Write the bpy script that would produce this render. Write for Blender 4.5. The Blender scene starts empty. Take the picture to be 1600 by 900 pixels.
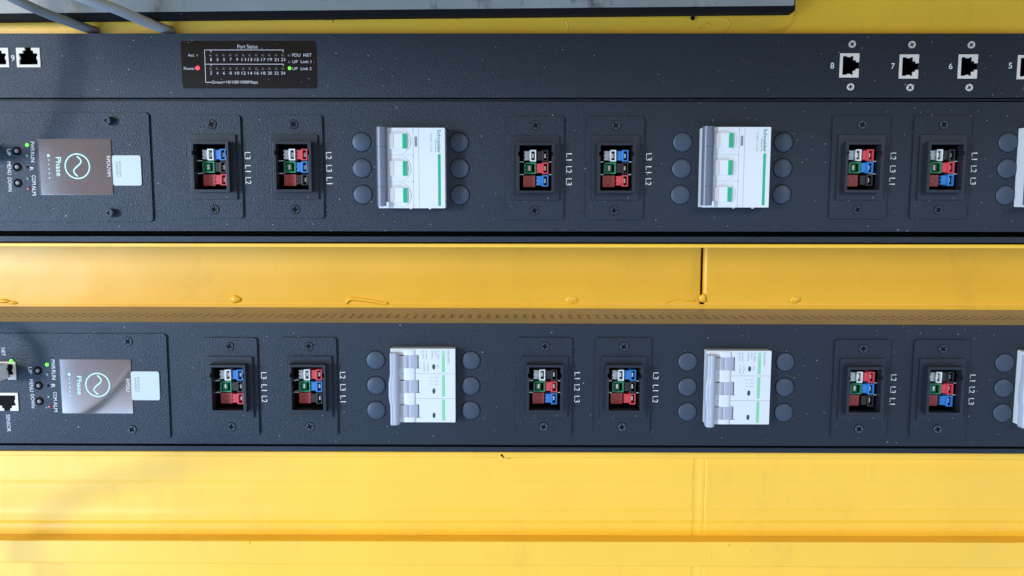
import bpy, bmesh, math, random
from mathutils import Vector, Matrix
from mathutils.geometry import tessellate_polygon
random.seed(7)
C = bpy.context.scene
R = math.radians

# ------------------------------------------------------------------ camera
FPX, D = 1300.0, 560.0                      # focal length in photo pixels, mm from lens to the equipment fronts
TH = math.atan(FPX / 12000.0)               # camera pitched slightly down
cam = bpy.data.cameras.new('camera'); cam_o = bpy.data.objects.new('camera', cam)
C.collection.objects.link(cam_o)
cam_o.location = (0, -D / 1000, 0); cam_o.rotation_euler = (R(90) - TH, 0, 0)
cam.sensor_fit = 'HORIZONTAL'; cam.sensor_width = 36; cam.lens = 36 * FPX / 1600
cam.clip_start = 0.01; cam.clip_end = 50
C.camera = cam_o

# ------------------------------------------------------------------ world, lamps, exposure
w = bpy.data.worlds.new('World'); C.world = w; w.use_nodes = True
bgn = w.node_tree.nodes['Background']
# made-up glow by height: bands for display reflections, bright low band for lower-strip sheen
bgn.inputs[1].default_value = 0.75
_n = w.node_tree.nodes; _l = w.node_tree.links
_tc = _n.new('ShaderNodeTexCoord'); _sx = _n.new('ShaderNodeSeparateXYZ'); _mr = _n.new('ShaderNodeMapRange'); _cr = _n.new('ShaderNodeValToRGB')
_l.new(_tc.outputs['Generated'], _sx.inputs[0]); _l.new(_sx.outputs[2], _mr.inputs['Value'])
_mr.inputs['From Min'].default_value = -0.5; _mr.inputs['From Max'].default_value = 0.5
_l.new(_mr.outputs['Result'], _cr.inputs['Fac']); _l.new(_cr.outputs['Color'], bgn.inputs[0])
_st = [(-0.5, (.50, .76, 1.10)), (-.36, (.7, 1.0, 1.5)), (-.34, (2.0, 2.6, 3.5)), (-.240, (2.0, 2.6, 3.5)), (-.228, (.62, .66, .78)), (-.219, (.62, .64, .74)), (-.214, (.95, .66, .40)), (-.208, (.70, .60, .55)), (-.198, (.48, .56, .70)), (-.188, (.42, .34, .34)),
       (.032, (.36, .29, .30)), (.038, (.46, .51, .60)), (.075, (.40, .44, .52)), (0.10, (.16, .15, .15)), (0.5, (.15, .14, .13))]
_e = _cr.color_ramp.elements
for i, (z_, c_) in enumerate(_st):
    el = _e[i] if i < 2 else _e.new(0.5)
    el.position = z_ + 0.5; el.color = (*c_, 1)
def area(name, loc, target, sx, sy, power, col):
    l = bpy.data.lights.new(name, 'AREA'); l.shape = 'RECTANGLE'; l.size = sx; l.size_y = sy
    l.energy = power; l.color = col
    o = bpy.data.objects.new(name, l); C.collection.objects.link(o)
    o.location = loc
    o.rotation_euler = (Vector(target) - Vector(loc)).to_track_quat('-Z', 'Y').to_euler()
    return o
area('window_light', (-1.25, -1.05, -0.35), (-0.1, 0, -0.03), 0.6, 0.9, 15, (0.38, 0.65, 1.0))
area('work_lamp', (-2.6, -2.4, 0.30), (0, 0, -0.03), 0.5, 0.55, 92, (1.0, 0.97, 0.93))
area('fill_light', (1.0, -1.9, 0.75), (0.05, 0, -0.10), 1.4, 0.6, 14, (0.95, 0.97, 1.0))  # added soft fill that lifts the middle panel, no known lamp
C.view_settings.view_transform = 'Standard'; C.view_settings.look = 'None'
C.view_settings.exposure = 0.0; C.view_settings.gamma = 1.0
C.render.engine = 'CYCLES'

# ------------------------------------------------------------------ measuring: photo pixel -> mm on a plane h mm in front of the equipment fronts
CT, ST = math.cos(TH), math.sin(TH)
def P(px, py, h=0.0):
    u, v = (px - 800) / FPX, (py - 450) / FPX
    dy = CT - v * ST; dz = -ST - v * CT
    t = (D - h) / dy
    return u * t, dz * t
def PX(px, py, h=0): return P(px, py, h)[0]
def PZ(py, h=0, px=800): return P(px, py, h)[1]

# ------------------------------------------------------------------ materials
def mat(name, col, rough=0.5, metal=0.0, bump=0.0, bscale=800, coat=0.0, spec=0.5, emit=None, es=0.0, specks=0.0, tint=0.0, stint=(1, 1, 1), scuffs=0.0, wave=0.0):
    m = bpy.data.materials.new(name); m.use_nodes = True
    nt = m.node_tree; n = nt.nodes; L = nt.links; b = n['Principled BSDF']
    b.inputs['Base Color'].default_value = (*col, 1); b.inputs['Roughness'].default_value = rough
    b.inputs['Metallic'].default_value = metal; b.inputs['Specular Tint'].default_value = (*stint, 1); b.inputs['Specular IOR Level'].default_value = spec
    b.inputs['Coat Weight'].default_value = coat; b.inputs['Coat Roughness'].default_value = 0.12
    tc = n.new('ShaderNodeTexCoord'); src = tc.outputs['Object']
    cur = None
    if tint:
        nz = n.new('ShaderNodeTexNoise'); nz.inputs['Scale'].default_value = 14; nz.inputs['Detail'].default_value = 6
        L.new(src, nz.inputs['Vector'])
        mx = n.new('ShaderNodeMix'); mx.data_type = 'RGBA'
        mx.inputs['A'].default_value = (*[c * (1 - tint) for c in col], 1)
        mx.inputs['B'].default_value = (*[min(1, c * (1 + tint)) for c in col], 1)
        L.new(nz.outputs['Fac'], mx.inputs['Factor']); cur = mx.outputs['Result']
        mr = n.new('ShaderNodeMapRange'); mr.inputs['To Min'].default_value = rough * 0.85; mr.inputs['To Max'].default_value = rough * 1.15
        nz2 = n.new('ShaderNodeTexNoise'); nz2.inputs['Scale'].default_value = 45; nz2.inputs['Detail'].default_value = 5
        L.new(src, nz2.inputs['Vector']); L.new(nz2.outputs['Fac'], mr.inputs['Value']); L.new(mr.outputs['Result'], b.inputs['Roughness'])
    def over(fac, c2):
        nonlocal cur
        mx = n.new('ShaderNodeMix'); mx.data_type = 'RGBA'
        if cur: L.new(cur, mx.inputs['A'])
        else: mx.inputs['A'].default_value = (*col, 1)
        mx.inputs['B'].default_value = (*c2, 1)
        L.new(fac, mx.inputs['Factor']); cur = mx.outputs['Result']
    def math_(op, a, bb):
        k = n.new('ShaderNodeMath'); k.operation = op
        for i, v in enumerate((a, bb)):
            if isinstance(v, (int, float)): k.inputs[i].default_value = v
            else: L.new(v, k.inputs[i])
        return k.outputs[0]
    if specks:                                   # grains of white dust lying on the paint
        for sc, rad, share in ((95, 0.030, 0.56), (210, 0.05, 0.66), (330, 0.07, 0.74)):
            vo = n.new('ShaderNodeTexVoronoi'); vo.inputs['Scale'].default_value = sc
            nw = n.new('ShaderNodeTexNoise'); nw.inputs['Scale'].default_value = 9; L.new(src, nw.inputs['Vector'])
            L.new(src, vo.inputs['Vector'])
            sep = n.new('ShaderNodeSeparateColor'); L.new(vo.outputs['Color'], sep.inputs[0])
            inside = math_('LESS_THAN', vo.outputs['Distance'], math_('MULTIPLY', sep.outputs[1], rad * 1.5))
            pick = math_('GREATER_THAN', math_('ADD', sep.outputs[0], math_('MULTIPLY', nw.outputs['Fac'], 0.35)), share + 0.17)
            over(math_('MULTIPLY', math_('MULTIPLY', inside, pick), math_('MULTIPLY', math_('ADD', sep.outputs[2], 0.25), specks)), (0.6, 0.62, 0.62))
    if scuffs:                                   # dark rubbed marks
        for sc, th, c2 in ((30, 0.54, (0.06, 0.06, 0.065)), (110, 0.60, (0.03, 0.03, 0.035))):
            mp = n.new('ShaderNodeMapping'); mp.inputs['Scale'].default_value = (1, 1, 0.45); mp.inputs['Rotation'].default_value = (0, 0.5, 0)
            L.new(src, mp.inputs['Vector'])
            nz = n.new('ShaderNodeTexNoise'); nz.inputs['Scale'].default_value = sc; nz.inputs['Detail'].default_value = 8; nz.inputs['Roughness'].default_value = 0.75
            L.new(mp.outputs[0], nz.inputs['Vector'])
            mr = n.new('ShaderNodeMapRange'); mr.inputs['From Min'].default_value = th; mr.inputs['From Max'].default_value = th + 0.1
            L.new(nz.outputs['Fac'], mr.inputs['Value']); over(math_('MULTIPLY', mr.outputs['Result'], scuffs), c2)
    if cur: L.new(cur, b.inputs['Base Color'])
    if bump:
        nz = n.new('ShaderNodeTexNoise'); nz.inputs['Scale'].default_value = bscale; nz.inputs['Detail'].default_value = 3
        L.new(src, nz.inputs['Vector'])
        bp = n.new('ShaderNodeBump'); bp.inputs['Strength'].default_value = bump; bp.inputs['Distance'].default_value = 0.0004
        L.new(nz.outputs['Fac'], bp.inputs['Height'])
        if wave:                                 # slightly dished sheet metal
            nw = n.new('ShaderNodeTexNoise'); nw.inputs['Scale'].default_value = 16; nw.inputs['Detail'].default_value = 2; L.new(src, nw.inputs['Vector'])
            b2 = n.new('ShaderNodeBump'); b2.inputs['Strength'].default_value = wave; b2.inputs['Distance'].default_value = 0.003
            L.new(nw.outputs['Fac'], b2.inputs['Height']); L.new(b2.outputs[0], bp.inputs['Normal'])
        L.new(bp.outputs[0], b.inputs['Normal'])
        if coat: L.new(bp.outputs[0], b.inputs['Coat Normal'])
    if emit:
        b.inputs['Emission Color'].default_value = (*emit, 1); b.inputs['Emission Strength'].default_value = es
    return m
NAVY = (0.012, 0.016, 0.023)
M_powder = mat('black_powder_coat', NAVY, 0.42, bump=0.95, bscale=1250, specks=0.5, tint=0.12, spec=0.42, stint=(0.72, 0.88, 1.15))
M_plate = mat('black_plate_coat', NAVY, 0.42, bump=0.95, bscale=1250, specks=0.7, tint=0.1, spec=0.42, stint=(0.72, 0.88, 1.15))
M_bezel = mat('black_moulded_plastic', (0.011, 0.014, 0.021), 0.40, bump=0.15, bscale=1500, specks=0.9, stint=(0.8, 0.92, 1.1))
M_black = mat('black_interior', (0.003, 0.003, 0.004), 0.7, spec=0.1)
M_cap = mat('black_cap_plastic', (0.034, 0.048, 0.072), 0.5, bump=0.12, bscale=1500, specks=0.5, spec=0.6, stint=(0.7, 0.88, 1.2))
M_yellow = mat('yellow_enamel', (0.90, 0.53, 0.024), 0.46, bump=0.12, bscale=420, coat=0.1, spec=0.9, tint=0.07, wave=0.4, scuffs=0.07)
M_white = mat('white_moulded_plastic', (0.60, 0.66, 0.72), 0.35, bump=0.03, tint=0.02)
M_white2 = mat('ivory_port_plastic', (0.62, 0.60, 0.56), 0.4, tint=0.04)
M_whiteshade = mat('shaded_white_plastic', (0.50, 0.51, 0.56), 0.4)  # the white plastic again, with shade put into its colour
M_barblue = mat('slate_bar_plastic', (0.10, 0.125, 0.19), 0.38, bump=0.05, tint=0.06)
M_bargrey = mat('pale_grey_bar_plastic', (0.38, 0.43, 0.53), 0.32, tint=0.03)
M_toggle = mat('grey_toggle_plastic', (0.33, 0.36, 0.46), 0.35, tint=0.05)
M_green = mat('green_print', (0.0, 0.36, 0.19), 0.4)
M_palegreen = mat('pale_green_print', (0.20, 0.56, 0.33), 0.45)
M_greytext = mat('grey_print', (0.18, 0.21, 0.25), 0.5)
M_print = mat('white_print', (0.62, 0.65, 0.69), 0.5)
M_brand = mat('dark_green_print', (0.0, 0.22, 0.16), 0.5)
M_gloss = mat('black_gloss_film', (0.007, 0.008, 0.010), 0.22, bump=0.05, bscale=300, specks=0.6, tint=0.2)
M_screw = mat('black_screw', (0.05, 0.065, 0.09), 0.25, metal=0.5)
M_zinc = mat('zinc_screw', (0.72, 0.73, 0.75), 0.3, metal=0.45)
M_contact = mat('tinned_contact', (0.78, 0.76, 0.70), 0.3, metal=0.7)
M_screen = mat('display_glass', (0.54, 0.52, 0.55), 0.10, metal=0.97, bump=0.02, specks=0.3, tint=0.15, bscale=60)
M_cyan = mat('display_symbol', (0.38, 0.66, 0.60), 0.5, emit=(0.45, 0.85, 0.75), es=0.12)
M_sticker = mat('white_paper_sticker', (0.48, 0.57, 0.58), 0.6, tint=0.04)
M_ledgreen = mat('lit_green_led', (0.1, 0.7, 0.05), 0.3, emit=(0.12, 0.95, 0.02), es=1.2)
M_ledred = mat('lit_red_led', (0.7, 0.03, 0.05), 0.3, emit=(1.0, 0.06, 0.10), es=1.1)
M_leddark = mat('unlit_led', (0.05, 0.05, 0.055), 0.35)
M_ledteal = mat('unlit_green_led', (0.05, 0.16, 0.13), 0.25, coat=0.5)
M_ledmaroon = mat('unlit_red_led', (0.25, 0.03, 0.05), 0.25, coat=0.5)
M_button = mat('grey_button', (0.16, 0.17, 0.20), 0.4)
M_cable = mat('grey_cable_jacket', (0.22, 0.23, 0.25), 0.42, bump=0.05, tint=0.08)
M_traygrey = mat('scuffed_grey_metal', (0.30, 0.31, 0.32), 0.5, bump=0.15, bscale=200, tint=0.4, scuffs=0.8)
M_trayblack = mat('black_rubber_edge', (0.008, 0.008, 0.010), 0.8, spec=0.15, specks=0.6)
HOUS = {'white': mat('white_terminal', (0.60, 0.66, 0.68), 0.4), 'green': mat('green_terminal', (0.01, 0.20, 0.09), 0.4),
        'red': mat('red_terminal', (0.52, 0.05, 0.07), 0.4), 'blue': mat('blue_terminal', (0.02, 0.17, 0.50), 0.4),
        'black': mat('black_terminal', (0.012, 0.012, 0.015), 0.35), 'maroon': mat('maroon_terminal', (0.40, 0.06, 0.06), 0.5, tint=0.2)}

# ------------------------------------------------------------------ mesh builder, in mm: x right, z up, h towards the viewer
S = 0.001
def circ(cx, cz, r, n=28, a0=0.0, rz=None):
    rz = rz or r
    return [(cx + r * math.cos(a0 + 2 * math.pi * i / n), cz + rz * math.sin(a0 + 2 * math.pi * i / n)) for i in range(n)]
def rrect(x0, x1, z0, z1, r, n=5):
    x0, x1 = min(x0, x1), max(x0, x1); z0, z1 = min(z0, z1), max(z0, z1)
    if r <= 0: return [(x0, z0), (x1, z0), (x1, z1), (x0, z1)]
    p = []
    for cx, cz, a in ((x1 - r, z0 + r, -90), (x1 - r, z1 - r, 0), (x0 + r, z1 - r, 90), (x0 + r, z0 + r, 180)):
        for i in range(n + 1):
            t = R(a + 90 * i / n); p.append((cx + r * math.cos(t), cz + r * math.sin(t)))
    return p
class MB:
    def __init__(s): s.bm = bmesh.new()
    def v(s, x, z, h): return s.bm.verts.new((x * S, -h * S, z * S))
    def f(s, vs, smooth=False):
        try:
            fc = s.bm.faces.new(vs); fc.smooth = smooth; return fc
        except ValueError: return None
    def prism(s, loops, h0, h1, smooth_sides=False):
        if not isinstance(loops[0], list): loops = [loops]
        tri = tessellate_polygon([[Vector((x, z, 0)) for x, z in lp] for lp in loops])
        flat = [p for lp in loops for p in lp]
        lo = [s.v(x, z, h0) for x, z in flat]; hi = [s.v(x, z, h1) for x, z in flat]
        if len(loops) == 1 and len(flat) <= 4:
            s.f(hi); s.f(lo[::-1])
        else:
            for t in tri: s.f([hi[i] for i in t]); s.f([lo[i] for i in t][::-1])
        k = 0
        for lp in loops:
            m = len(lp)
            for i in range(m):
                a, b = k + i, k + (i + 1) % m
                s.f([lo[a], lo[b], hi[b], hi[a]], smooth_sides)
            k += m
        return s
    def box(s, x0, x1, z0, z1, h0, h1):
        return s.prism(rrect(x0, x1, z0, z1, 0), h0, h1)
    def dome(s, cx, cz, r, h0, hh, seg=28, rings=6, flat=0.0, edge=0.6):
        prev = None
        base = [s.v(x, z, h0) for x, z in circ(cx, cz, r, seg)]
        prev = [s.v(x, z, h0 + edge) for x, z in circ(cx, cz, r, seg)]
        for i in range(seg): s.f([base[i], base[(i + 1) % seg], prev[(i + 1) % seg], prev[i]], True)
        for k in range(1, rings):
            a = math.pi / 2 * k / rings
            cur = [s.v(x, z, h0 + edge + hh * math.sin(a)) for x, z in circ(cx, cz, r * math.cos(a), seg)]
            for i in range(seg): s.f([prev[i], prev[(i + 1) % seg], cur[(i + 1) % seg], cur[i]], True)
            prev = cur
        top = s.v(cx, cz, h0 + edge + hh)
        for i in range(seg): s.f([prev[i], prev[(i + 1) % seg], top], True)
        return s
    def profile(s, pts, a0, a1, axis='x', smooth=True):
        """open profile swept along x (pts are (z,h)) or along z (pts are (x,h))"""
        A = [s.v(*( (a0, p[0], p[1]) if axis == 'x' else (p[0], a0, p[1]))) for p in pts]
        B = [s.v(*( (a1, p[0], p[1]) if axis == 'x' else (p[0], a1, p[1]))) for p in pts]
        for i in range(len(pts) - 1): s.f([A[i], A[i + 1], B[i + 1], B[i]], smooth)
        return s
    def tube(s, pts, r, seg=14, sub=10):
        P3 = [Vector((x, -h, z)) * S for x, z, h in pts]
        q = []
        for i in range(len(P3) - 1):
            p0, p1, p2, p3 = P3[max(i - 1, 0)], P3[i], P3[i + 1], P3[min(i + 2, len(P3) - 1)]
            for k in range(sub):
                t = k / sub
                q.append(0.5 * ((2 * p1) + (p2 - p0) * t + (2 * p0 - 5 * p1 + 4 * p2 - p3) * t * t + (3 * p1 - p0 - 3 * p2 + p3) * t ** 3))
        q.append(P3[-1]); prev = None; up = Vector((0.3, 0.2, 1)).normalized()
        for i, c in enumerate(q):
            d = (q[min(i + 1, len(q) - 1)] - q[max(i - 1, 0)]).normalized()
            u = (up - d * up.dot(d)).normalized(); w_ = d.cross(u)
            cur = [s.bm.verts.new(c + (u * math.cos(2 * math.pi * k / seg) + w_ * math.sin(2 * math.pi * k / seg)) * r * S) for k in range(seg)]
            if prev:
                for k in range(seg): s.f([prev[k], prev[(k + 1) % seg], cur[(k + 1) % seg], cur[k]], True)
            else: s.f(cur)
            prev = cur; up = u
        s.f(prev[::-1]); return s
    def mesh(s, name, m, bevel=0.0, seg=2):
        bmesh.ops.recalc_face_normals(s.bm, faces=s.bm.faces)
        if bevel:
            ed = [e for e in s.bm.edges if len(e.link_faces) == 2 and e.calc_face_angle(0) > R(40)]
            bmesh.ops.bevel(s.bm, geom=ed, offset=bevel * S, segments=seg, affect='EDGES', profile=0.6, clamp_overlap=True)
        me = bpy.data.meshes.new(name); s.bm.to_mesh(me); s.bm.free(); me.materials.append(m); return me
    def build(s, name, m, parent=None, loc=(0, 0, 0), bevel=0.0, seg=2):
        return link(name, s.mesh(name, m, bevel, seg), parent, loc)
def link(name, me, parent=None, loc=(0, 0, 0), rot=0.0):
    """loc = (x, z, h) in mm; rot = degrees clockwise as seen by the viewer"""
    o = bpy.data.objects.new(name, me); C.collection.objects.link(o); o.parent = parent
    o.location = (loc[0] * S, -loc[2] * S, loc[1] * S)
    if rot: o.rotation_euler = (0, R(rot), 0)
    return o
def thing(name, label, cat, loc=(0, 0, 0), rot=0.0, group=None):
    o = link(name, None, None, loc, rot); o.empty_display_size = 0.02
    o['label'] = label; o['category'] = cat
    if group: o['group'] = group
    return o
CACHE = {}
def cached(key, fn):
    if key not in CACHE: CACHE[key] = fn()
    return CACHE[key]

_glyphs = {}
def glyph_mesh(s, bold=0.0):
    key = (s, bold)
    if key in _glyphs: return _glyphs[key]
    cu = bpy.data.curves.new('lettering', 'FONT'); cu.body = s; cu.offset = bold; cu.resolution_u = 4; cu.fill_mode = 'FRONT'
    o = bpy.data.objects.new('lettering', cu); C.collection.objects.link(o)
    dg = bpy.context.evaluated_depsgraph_get(); dg.update()
    me = bpy.data.meshes.new_from_object(o.evaluated_get(dg))
    vs = [(v.co.x, v.co.y) for v in me.vertices]; fs = [tuple(p.vertices) for p in me.polygons]
    bpy.data.objects.remove(o); bpy.data.curves.remove(cu); bpy.data.meshes.remove(me)
    xs = [a for a, b in vs]; ys = [b for a, b in vs]
    x0, x1, y0, y1 = min(xs), max(xs), min(ys), max(ys)
    _glyphs[key] = ([((a - x0) / (x1 - x0), (b - y0) / (y1 - y0)) for a, b in vs], fs)
    return _glyphs[key]
class Print(MB):
    """flat ink: lettering and lines a few hundredths of a mm proud of the surface"""
    def text(s, t, x0, x1, z0, z1, h, cw=False, bold=0.012):
        vs, fs = glyph_mesh(t, bold)
        x0, x1 = min(x0, x1), max(x0, x1); z0, z1 = min(z0, z1), max(z0, z1)
        out = []
        for a, b in vs:
            if cw: x, z = x0 + b * (x1 - x0), z1 - a * (z1 - z0)
            else: x, z = x0 + a * (x1 - x0), z0 + b * (z1 - z0)
            out.append(s.v(x, z, h))
        for f in fs: s.f([out[i] for i in f])
        return s
    def flat(s, x0, x1, z0, z1, h):
        s.f([s.v(x0, z0, h), s.v(x1, z0, h), s.v(x1, z1, h), s.v(x0, z1, h)]); return s
    def disc(s, cx, cz, r, h): s.f([s.v(x, z, h) for x, z in circ(cx, cz, r, 20)]); return s

# ------------------------------------------------------------------ THE YELLOW STEEL CABINET BEHIND
XL, XR = -470.0, 470.0
cab = thing('steel_cabinet', 'yellow enamelled sheet steel cabinet wall with welded beam, behind the black power strips', 'cabinet', (0, PZ(1000, -12), -80))
def lc(h): return h + 80                        # cabinet parts live in its empty's frame
BZ = PZ(1000, -12)
def cabpart(mb, name, bevel=0.0, seg=2, m=None):
    o = mb.build(name, m or M_yellow, cab, (0, -BZ, 80), bevel, seg); return o
HB = -83.0
# middle back panels, either side of the open vertical seam
zt, zb = PZ(330, HB), PZ(476, HB)
xs = PX(1095.3, 430, HB); xs2 = PX(1099.3, 430, HB)
pts = [(XL, HB), (xs - 9, HB), (xs - 6, HB - 0.25), (xs - 3, HB - 0.9), (xs - 1, HB - 1.0), (xs, HB - 1.2), (xs, HB - 4)]
a = MB(); a.profile(pts, zb, zt, 'z'); cabpart(a, 'back_panel')
pts = [(xs2, HB - 8)] + [(xs2 + 3.5 - 3.5 * math.cos(t), HB - 3.5 + 3.5 * math.sin(t)) for t in [R(k * 9) for k in range(0, 11)]] + [(xs2 + 9, HB), (XR, HB)]
a = MB(); a.profile(pts, zb, zt, 'z'); cabpart(a, 'back_panel')
a = MB(); a.box(xs - 3, xs2 + 1.5, zb, zt, HB - 5.5, HB - 4.3); cabpart(a, 'seam_shade_strip', m=M_black)  # black strip added to keep the open seam dark against bounced light
# lip the middle panel stands on (runs behind the lower strip)
a = MB(); a.box(XL, XR, PZ(475.6, HB + 1.0), PZ(490, HB + 1.0), HB - 4, HB + 1.0); cabpart(a, 'panel_lip', 0.35)
# rail under the upper strip
HR = -8.0
a = MB(); a.prism([(XL, PZ(379.2, HR)), (XR, PZ(382.4, HR)), (XR, PZ(388.6, HR)), (XL, PZ(384.8, HR))], HB, HR); cabpart(a, 'support_rail', 0.7, 3)
# rail under the lower strip
HQ = -9.0
a = MB(); a.prism([(XL, PZ(704, HQ)), (XR, PZ(709, HQ)), (XR, PZ(719.5, HQ)), (XL, PZ(711, HQ))], -60, HQ); cabpart(a, 'support_rail', 0.8, 3)
# lower panel: sheet with swages added for reflection bands, and a lapped vertical joint
HP = -13.0
def sm(t): t = max(0, min(1, t)); return t * t * (3 - 2 * t)
def bump_h(x, z, below=False):
    h = HP
    py_bands = [(716, 0.0), (748, 0.55), (756, 0.25), (794, -0.35), (802, 0.25), (813, 0.05), (818, -0.7), (840, -0.9)]
    if not below:
        zz = [PZ(p, HP) for p, _ in py_bands]
        for i in range(len(zz) - 1):
            if zz[i + 1] <= z <= zz[i]:
                t = (zz[i] - z) / (zz[i] - zz[i + 1]); h += py_bands[i][1] * (1 - sm(t)) + py_bands[i + 1][1] * sm(t); break
        else:
            if z < zz[-1]: h += -0.9
    x1 = PX(1083, 775, HP); x2 = PX(1101, 775, HP)
    wob = 0.25 * math.sin(z * 0.12) + 0.15 * math.sin(z * 0.31)
    h -= 0.45 * sm((x - x1 + wob + 1.2) / 2.6) * (1 - sm((x - x1 - 2.6) / 3.2))
    h -= 0.3 * (1 - sm(abs(x - x2 - 0.2 * wob) / 0.55))
    h += 0.12 * (1 - sm(abs(x - x2 - 2.4) / 2.4))
    return h
xs_ = [XL + 12 * i for i in range(int((XR - XL) / 12) + 1)]
xa = PX(1070, 775, HP); xb = PX(1115, 775, HP)
xs_ = sorted([x for x in xs_ if not xa - 1 < x < xb + 1] + [xa + (xb - xa) * i / 70 for i in range(71)])
def sheet(z0, z1, nz, below):
    a = MB(); rows = []
    for j in range(nz + 1):
        z = z0 + (z1 - z0) * j / nz
        rows.append([a.v(x, z, bump_h(x, z, below)) for x in xs_])
    for j in range(nz):
        for i in range(len(xs_) - 1): a.f([rows[j][i], rows[j][i + 1], rows[j + 1][i + 1], rows[j + 1][i]], True)
    return a
cabpart(sheet(PZ(700, HP), PZ(842, HP), 90, False), 'lower_panel')
cabpart(sheet(PZ(870, HP), PZ(1000, HP), 10, True), 'lower_panel')
# added hood, out of frame, put there to shade the upper units
a = MB(); a.box(XL, XR, 168, 172, -52, 200); a.box(XL, XR, 112, 168, 196, 200); cabpart(a, 'added_shade_hood', 0.6)
# welded box beam across the bottom
HBM = -2.5
a = MB(); a.prism([(XL, PZ(843.5, HBM)), (XR, PZ(848.6, HBM)), (XR, PZ(889.5, HBM)), (XL, PZ(878.5, HBM))], HP - 1, HBM); cabpart(a, 'cross_beam', 1.3, 4)
# top sheets, mostly behind the switch
HT = -9.0
a = MB(); a.box(XL, XR, PZ(60, HT), PZ(12, HT), HT - 2, HT); cabpart(a, 'upper_panel', 0.3)
a = MB(); zz0 = PZ(34.0, HT)
n_ = 60; x9 = PX(1235, 30, HT)
top = [(XL + (x9 - XL) * i / n_, PZ(33.5 - 5.5 * i / n_ + 0.6 * math.sin(i * 0.5) + 0.5 * math.sin(i * 1.3), HT)) for i in range(n_ + 1)]
a.prism([(XL, PZ(-120, HT))] + top + [(x9 + 3, PZ(20, HT)), (x9 + 4, PZ(-120, HT))], HT - 2, HT + 0.9); cabpart(a, 'upper_panel', 0.5)
a = MB(); a.prism([(x9 + 2, PZ(-120, HT)), (x9 - 2, PZ(60, HT)), (XR, PZ(60, HT)), (XR, PZ(-120, HT))], HT - 3, HT + 0.6); cabpart(a, 'upper_panel', 0.3)
# weld spots and beads under the paint
def blob(px, py, h, rx, rz, hh, name='weld_spot'):
    x, z = P(px, py, h); a = MB(); n = 16; prev = None
    ph = random.random() * 6
    for k in range(7):
        ang = math.pi / 2 * k / 6.0; f_ = math.cos(ang)
        cur = [a.v(rx * f_ * math.cos(t) * (1 + 0.12 * math.sin(2 * t + ph)), rz * f_ * math.sin(t) * (1 + 0.12 * math.sin(3 * t + ph)), hh * math.sin(ang)) for t in [2 * math.pi * i / n for i in range(n)]]
        if prev:
            for i in range(n): a.f([prev[i], prev[(i + 1) % n], cur[(i + 1) % n], cur[i]], True)
        prev = cur
    a.f(prev, True)
    return a.build(name, M_yellow, cab, (x, z - BZ, lc(h)))
def bead(pts, h, r, name='weld_bead'):
    q = [(*P(px, py, h), h + 0.1 * random.random()) for px, py in pts]
    a = MB(); a.tube(q, r, 10, 5); return cabpart(a, name)
for px, py, rx, rz, hh in ((368, 467.5, 4.2, 3.2, 2.0), (893, 468.5, 4.4, 3.2, 0.8), (1098, 466.5, 3.4, 3.4, 1.6), (1243, 468.5, 3.8, 2.8, 1.0), (6, 470.5, 5.5, 1.8, 2.0), (20, 473, 3.5, 1.4, 1.4)):
    blob(px, py, HB + 0.2, rx, rz, hh)
bead([(541, 473), (548, 467), (562, 468), (585, 471), (598, 474), (605, 474.5)], HB - 0.1, 1.7)
bead([(1038, 474), (1046, 470), (1058, 467), (1072, 469), (1085, 469.5)], HB - 0.1, 0.7)
bead([(899, 474), (901, 470), (897, 467)], HB, 0.6)
for pts in ([(700, 30.5), (708, 30), (716, 31)], [(486, 31.5), (490, 31), (493, 32)], [(508, 33.5), (515, 32.8), (520, 33.4)]):
    bead(pts, HT + 0.4, 0.8)
bead([(1128, 52), (1136, 46), (1140, 38), (1136, 30), (1128, 26)], HT - 0.1, 0.5)
bead([(1090, 45), (1098, 41), (1104, 38), (1110, 40)], HT, 0.7); bead([(886, 50), (888, 42), (884, 32)], HT - 0.2, 0.5)
bead([(1200, 46), (1215, 47), (1230, 42), (1239, 32), (1243, 22)], HT + 0.9, 0.6)
# burn-through holes: small dark pits
for px, py, h, r in ((1082.5, 28.5, HT + 2.3, 1.5), (1097, 473.5, HB + 0.3, 1.3)):
    x, z = P(px, py, h); a = MB(); a.dome(0, 0, r, 0, 0.15, 12, 2, edge=0.02)
    a.build('weld_pit', M_black, cab, (x, z - BZ, lc(h)))
# chipped paint under the lower strip and nicks on the beam
for px, py, rr in ((784, 711.5, .9), (786.5, 714, .7), (781, 714.5, .45), (788.5, 717, .5), (783, 718, .4)):
    x, z = P(px, py, HQ + 0.1); a = MB(); a.dome(0, 0, rr, 0, 0.3, 7, 2, edge=0.05); a.build('paint_chip', M_black if rr > .6 else M_contact, cab, (x, z - BZ, lc(HQ + 0.05)))
for px, py, rx, rz in ((785, 716.5, 1.7, 1.2), (389, 848, 1.3, .8), (1138.5, 852, 1.3, .9), (1172, 860, .9, .8)):
    blob(px, py, (HQ if py < 800 else HBM) - 0.1, rx, rz, 0.7, 'paint_run')
bead([(1109, 862), (1110.5, 870), (1111.5, 877)], HBM - 0.25, 0.5, 'paint_run')

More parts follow.
